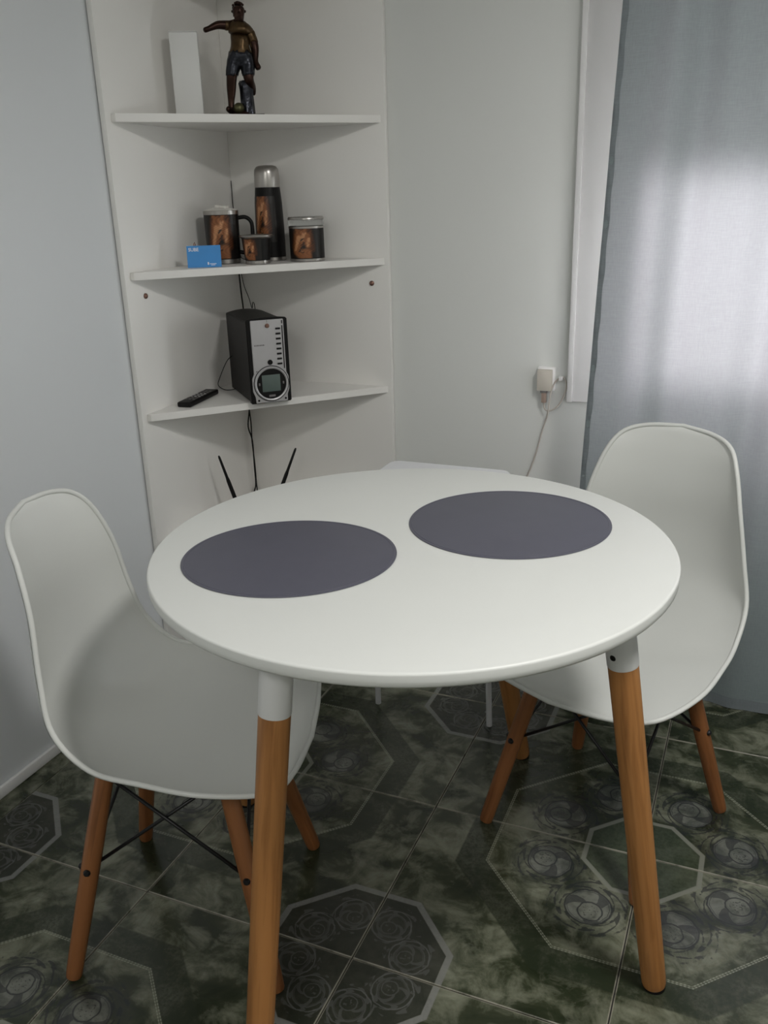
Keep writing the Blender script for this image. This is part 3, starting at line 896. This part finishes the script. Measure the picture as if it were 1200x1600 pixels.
# ------------------------------------------------------------------ stereo on the third shelf
Z3 = SHZ[1] + .0003
ste = empty('stereo', (-.6585, .981, Z3), R(45), 'black stereo unit with silver front panel and round display', 'stereo')
W2, DP, HT = .0555, .247, .226                          # local -y is the front
def face_poly(pts, name, y0, y1, mat, parent, bev=0.0):
    bm = bmesh.new()
    vs = [bm.verts.new((x, y0, z)) for x, z in pts]
    f = bm.faces.new(vs)
    r = bmesh.ops.extrude_face_region(bm, geom=[f])
    bmesh.ops.translate(bm, vec=(0, y1 - y0, 0), verts=[v for v in r['geom'] if isinstance(v, bmesh.types.BMVert)])
    if bev: bmesh.ops.bevel(bm, geom=list(bm.edges), offset=bev, segments=2, affect='EDGES')
    return done(name, bm, mat, parent, bev > 0)
def arch(w, h, rise, n=10): return [(w * (1 - 2 * k / n), h + rise * (1 - (1 - 2 * k / n) ** 2)) for k in range(n + 1)]
face_poly([(-W2 + .003, .002), (W2 - .003, .002)] + arch(W2 - .003, HT - .010, .008), 'case', .012, DP, MAT['black'], ste, .0015)
face_poly([(-W2, 0), (W2, 0)] + arch(W2, HT - .004, .004), 'front_frame', .0, .018, MAT['black'], ste, .002)
pan = face_poly([(-.043, .002), (.044, .002), (.0445, .020), (.050, .034), (.050, .068), (.0445, .080), (.0445, HT - .006), (-.0445, HT - .006), (-.0445, .080), (-.050, .068), (-.050, .034), (-.0445, .020)],
          'front_panel', -.0035, .001, MAT['silver'], ste, .0012)
def disc(name, x, z, prof, mat, parent, seg=40):
    bm = bmesh.new(); add_lathe(bm, prof, seg, Matrix.Rotation(R(90), 4, 'X'))
    return done(name, bm, mat, parent, loc=(x, -.0035, z))
dsp = disc('display_ring', .001, .052, [(.040, -.001), (.0405, .004), (.0435, .005), (.046, .003), (.0465, -.001)], MAT['silver'], ste)
disc('ring_groove', .001, .052, [(.0465, .0), (.0482, .0004), (.0490, -.001)], MAT['black'], ste)
disc('display_face', .001, .052, [(0, .0012), (.0402, .0012), (.0402, -.001)], MAT['black'], ste)
box('display', (-.0245, -.0053, .031), (.0255, -.0046, .076), MAT['lcd'], ste, .0003)
for sx in (-1, 1): box('display_key', (.001 + sx * .033 - .002, -.0062, .049), (.001 + sx * .033 + .002, -.0045, .056), MAT['ink_grey'], ste, .0005)
box('display_key', (-.008, -.0062, .0165), (.010, -.0045, .0225), MAT['ink_grey'], ste, .001)
for k in range(8):
    zz = .196 - k * .0132
    box('button', (.0215, -.0062, zz - .0024), (.0345, -.0030, zz + .0024), MAT['black'], ste, .0010)
box('slot', (.0385, -.0045, .090), (.0412, -.0030, .2035), MAT['black'], ste)
box('slot', (.0385, -.0045, .208), (.0412, -.0030, .2165), MAT['black'], ste)
disc('round_button', .0015, .109, [(0, .004), (.0028, .0042), (.0030, .0030), (.0062, .0034), (.0070, 0), (.0070, -.001)], MAT['black'], ste, 24)
disc('power_knob', .0, .205, [(0, .0055), (.0048, .0050), (.0058, .0020), (.0060, -.001)], MAT['copper'], ste, 24)
box('knob_mark', (-.0004, -.0042, .2135), (.0006, -.0030, .2195), MAT['ink_grey'], ste)
for x in (-.036, .038): disc('foot_screw', x, .009, [(0, .0012), (.0028, .001), (.003, -.001)], MAT['black'], ste, 14)
bm = bmesh.new()
xx = -.038
for wd in (.003, .0022, .0035, .002, .003, .0028, .0038): add_box(bm, (xx, -.0039, .1535), (xx + wd, -.0034, .157)); xx += wd + .0011
xx = -.0385
for wd in (.003, .0022, .003): add_box(bm, (xx, -.0039, .0855), (xx + wd, -.0034, .0885)); xx += wd + .0012
done('small_print', bm, MAT['ink_grey'], ste, False)['kind'] = 'stuff'
inv = Matrix.Rotation(-R(45), 4, 'Z') @ Matrix.Translation((.6585, -.981, -Z3))
def loc_pts(pts): return [inv @ Vector(p) for p in pts]
tube('antenna_wire', loc_pts([(-.838, 1.092, .835), (-.862, 1.090, .815), (-.882, 1.078, .77), (-.886, 1.072, .748), (-.873, 1.083, .7335), (-.850, 1.092, .7335), (-.835, 1.088, .740)]), .0012, MAT['black'], ste, 6, smoothpts=6)

rem = empty('remote_control', (-.874, .952, Z3), R(0), 'small black remote control lying on the shelf left of the stereo', 'remote control')
rem.rotation_euler = (0, 0, math.atan2(1.048 - .860, -.884 + .858))
rem.location = (-.871, .948, Z3)
bm = bmesh.new(); add_box(bm, (-.088, -.0215, 0), (.088, .0215, .014), .004, 3)
for v in bm.verts:
    if abs(v.co.x) > .07: v.co.y *= .92
done('case', bm, MAT['black'], rem)
bt = 0
for i in range(7):
    for j in range(3):
        box('button', (-.050 + i * .017 - .004, (j - 1) * .0115 - .0032, .0138), (-.050 + i * .017 + .004, (j - 1) * .0115 + .0032, .0156), MAT['silver'] if (i in (2, 3, 4)) else MAT['ink_grey'], rem, .001)

# ------------------------------------------------------------------ router on the fourth shelf, its antennas rise above the table edge
Z4 = SHZ[0] + .0003
rt = empty('router', (-.765, 1.062, Z4), R(45), 'black wireless router with two raised antennas behind the table', 'router')
box('case', (-.070, -.045, 0), (.070, .050, .026), MAT['black'], rt, .004)
inv2 = Matrix.Rotation(-R(45), 4, 'Z') @ Matrix.Translation((.765, -1.062, -Z4))
for tip, base in (((-.847, .983, .565), (-.823, 1.007, .439)), ((-.686, 1.144, .558), (-.717, 1.113, .460))):
    tip, base = inv2 @ Vector(tip), inv2 @ Vector(base)
    d = (base - tip); root_ = tip + d * ((tip.z - .018) / (tip.z - base.z))
    bm = bmesh.new()
    pts = [root_ + (tip - root_) * t for t in (0, .10, .101, .55, .62, .97, 1.0)]
    add_tube(bm, pts, [.0052, .0052, .0062, .0056, .0042, .0034, .0020], 12)
    done('antenna', bm, MAT['black'], rt)

# cords in the corner
c1 = tube('power_cord', [(-.8985, 1.2525, 1.145), (-.8985, 1.2505, 1.11), (-.9000, 1.2535, 1.08), (-.893, 1.243, 1.041), (-.889, 1.2395, .99), (-.886, 1.240, .93), (-.8885, 1.246, .83), (-.8995, 1.2530, .735), (-.9000, 1.2535, .70), (-.894, 1.240, .640),
             (-.8955, 1.228, .587), (-.8895, 1.236, .54), (-.891, 1.238, .46), (-.8905, 1.237, .40), (-.889, 1.222, .3775)], .0022, MAT['black'], None, 8, smoothpts=6)
tag(c1, 'thin black power cord running down the shelf corner behind the stereo', 'cord')
c2 = tube('power_cord', [(-.8925, 1.252, .745), (-.8935, 1.2510, .715), (-.889, 1.231, .66), (-.8875, 1.233, .60), (-.887, 1.230, .54), (-.885, 1.232, .47), (-.882, 1.228, .40), (-.85, 1.18, .378)], .0020, MAT['black'], None, 8, smoothpts=6)
tag(c2, 'second black cord looping below the stereo shelf toward the router', 'cord')
c3 = tube('power_cord', [(-.896, 1.2545, 1.078), (-.8925, 1.2505, 1.060), (-.882, 1.247, 1.01), (-.868, 1.2455, .975), (-.861, 1.2475, .945), (-.850, 1.236, .963), (-.836, 1.222, .955), (-.832, 1.216, .90), (-.828, 1.190, .85)], .0012, MAT['black'], None, 6, smoothpts=6)
tag(c3, 'very thin dark wire curling down to the back of the stereo', 'cord')
c4 = tube('wire', [(-.905, 1.2585, 1.30), (-.9025, 1.2555, 1.22), (-.880, 1.235, 1.19), (-.872, 1.2260, 1.15), (-.866, 1.215, 1.10), (-.850, 1.200, 1.0895), (-.825, 1.185, 1.0885)], .0011, MAT['black'], None, 6, smoothpts=6)
tag(c4, 'fine dark wire hanging between the large mug and the thermos', 'cord')

# ------------------------------------------------------------------ wall socket with its cord
sk = empty('wall_socket', (.0195, YB, .773), 0, 'small square beige wall socket box on the grey wall beside the curtain', 'socket')
box('back_box', (-.0225, -.012, -.030), (.0245, 0, .0325), MAT['trim'], sk, .002)
box('cover', (-.0205, -.028, -.0285), (.0185, -.012, .0275), MAT['beige'], sk, .002)
box('jack', (-.012, -.026, -.034), (.006, -.010, -.0286), MAT['ink_grey'], sk, .001)
cy = YB - .018
cdw = empty('phone_cord', (.017, YB - .018, .739), 0, 'beige cord with a loop hanging from the wall socket', 'cord')
o0 = Vector((.017, YB - .018, .739))
def cp(pts): return [Vector(p) - o0 for p in pts]
bm = bmesh.new(); add_box(bm, (-.0065, -.005, -.028), (.0065, .005, .0), .002)
done('connector', bm, plain('brownish_connector', (.30, .22, .18), .4, 0, .1, 60), cdw)
P = [(.017, cy, .7115), (.020, cy, .695), (.030, cy, .689), (.044, cy, .694), (.058, cy, .707), (.070, cy + .003, .732), (.075, cy + .008, .760), (.068, cy + .010, .778), (.057, cy + .010, .778),
     (.044, cy + .006, .765), (.036, cy, .742), (.033, cy - .004, .715), (.031, cy - .004, .690), (.026, cy + .004, .670), (.016, cy + .010, .640), (.004, cy + .011, .590), (-.008, cy + .011, .545), (-.024, cy + .011, .50), (-.045, cy + .011, .455), (-.06, cy + .011, .30), (-.065, cy + .011, .06)]
tube('cord', cp(P), .0023, MAT['cord_white'], cdw, 8, smoothpts=6)
box('cord_clip', (.055 - o0.x, .0, .772 - o0.z), (.064 - o0.x, .018, .783 - o0.z), MAT['trim'], cdw, .001)

# ------------------------------------------------------------------ curtain
CY = 1.060
cur = empty('curtain', (.18, CY, 0), 0, 'blue-grey full-length curtain hanging before the bright window', 'curtain')
def left_edge(z): return .140 + .037 * z - .0
def fold(s, z):
    """depth of the cloth at s metres from its left edge"""
    k = .35 + .65 * min(1, z / 1.9)
    a = .016 * math.sin(2 * math.pi * s / .165 + .6) + .008 * math.sin(2 * math.pi * s / .093 + 1.9 + .3 * z) + .006 * math.sin(2 * math.pi * s / .31 + .8 * z)
    b = .0016 * math.sin(17 * z + 5 * s) * math.exp(-s / .25) + .0022 * math.sin(9 * z + 31 * s + 2) * max(0, 1 - z)
    return a * k + b
bm = bmesh.new()
NX, NZ = 190, 90
g = []
for i in range(NZ + 1):
    z = .004 + 2.06 * i / NZ; row = []
    for j in range(NX + 1):
        s = 1.30 * j / NX
        row.append(bm.verts.new((left_edge(z) + s - .18, fold(s, z), z)))
    g.append(row)
for i in range(NZ):
    for j in range(NX): bm.faces.new((g[i][j], g[i][j + 1], g[i + 1][j + 1], g[i + 1][j]))
done('cloth', bm, MAT['cloth'], cur, autosmooth=False, sheet=True)
bm = bmesh.new(); g = []
for i in range(NZ * 2 + 1):
    z = .004 + 2.06 * i / (NZ * 2); row = []
    pk = .0030 * math.sin(z * 95) + .0020 * math.sin(z * 41 + 1)
    for j in range(7):
        s = -.001 + .013 * j / 6 + (.0012 * math.sin(z * 60) if j == 6 else 0)
        bul = math.sin(math.pi * j / 6)
        row.append(bm.verts.new((left_edge(z) + s - .18, fold(s, z) - .0015 - bul * (.002 + pk), z)))
    g.append(row)
for i in range(NZ * 2):
    for j in range(6): bm.faces.new((g[i][j], g[i][j + 1], g[i + 1][j + 1], g[i + 1][j]))
done('side_hem', bm, MAT['hem'], cur, autosmooth=False, sheet=True)
bm = bmesh.new(); g = []
for i in range(5):
    z = .0035 + .030 * i / 4; row = []
    for j in range(NX + 1):
        s = 1.30 * j / NX
        row.append(bm.verts.new((left_edge(z) + s - .18, fold(s, z) - .0016, z)))
    g.append(row)
for i in range(4):
    for j in range(NX): bm.faces.new((g[i][j], g[i][j + 1], g[i + 1][j + 1], g[i + 1][j]))
done('bottom_hem', bm, MAT['hem'], cur, autosmooth=False, sheet=True)
rod = empty('curtain_rod', (.80, CY, 2.085), 0, 'metal curtain rod carrying the blue-grey curtain', 'curtain rod')
tube('rod', [(-.72, 0, 0), (.80, 0, 0)], .011, MAT['rail'], rod, 16)
for x in (-.68, .76):
    tube('bracket', [(x, 0, 0), (x, YB - CY, 0)], .006, MAT['rail'], rod, 10)
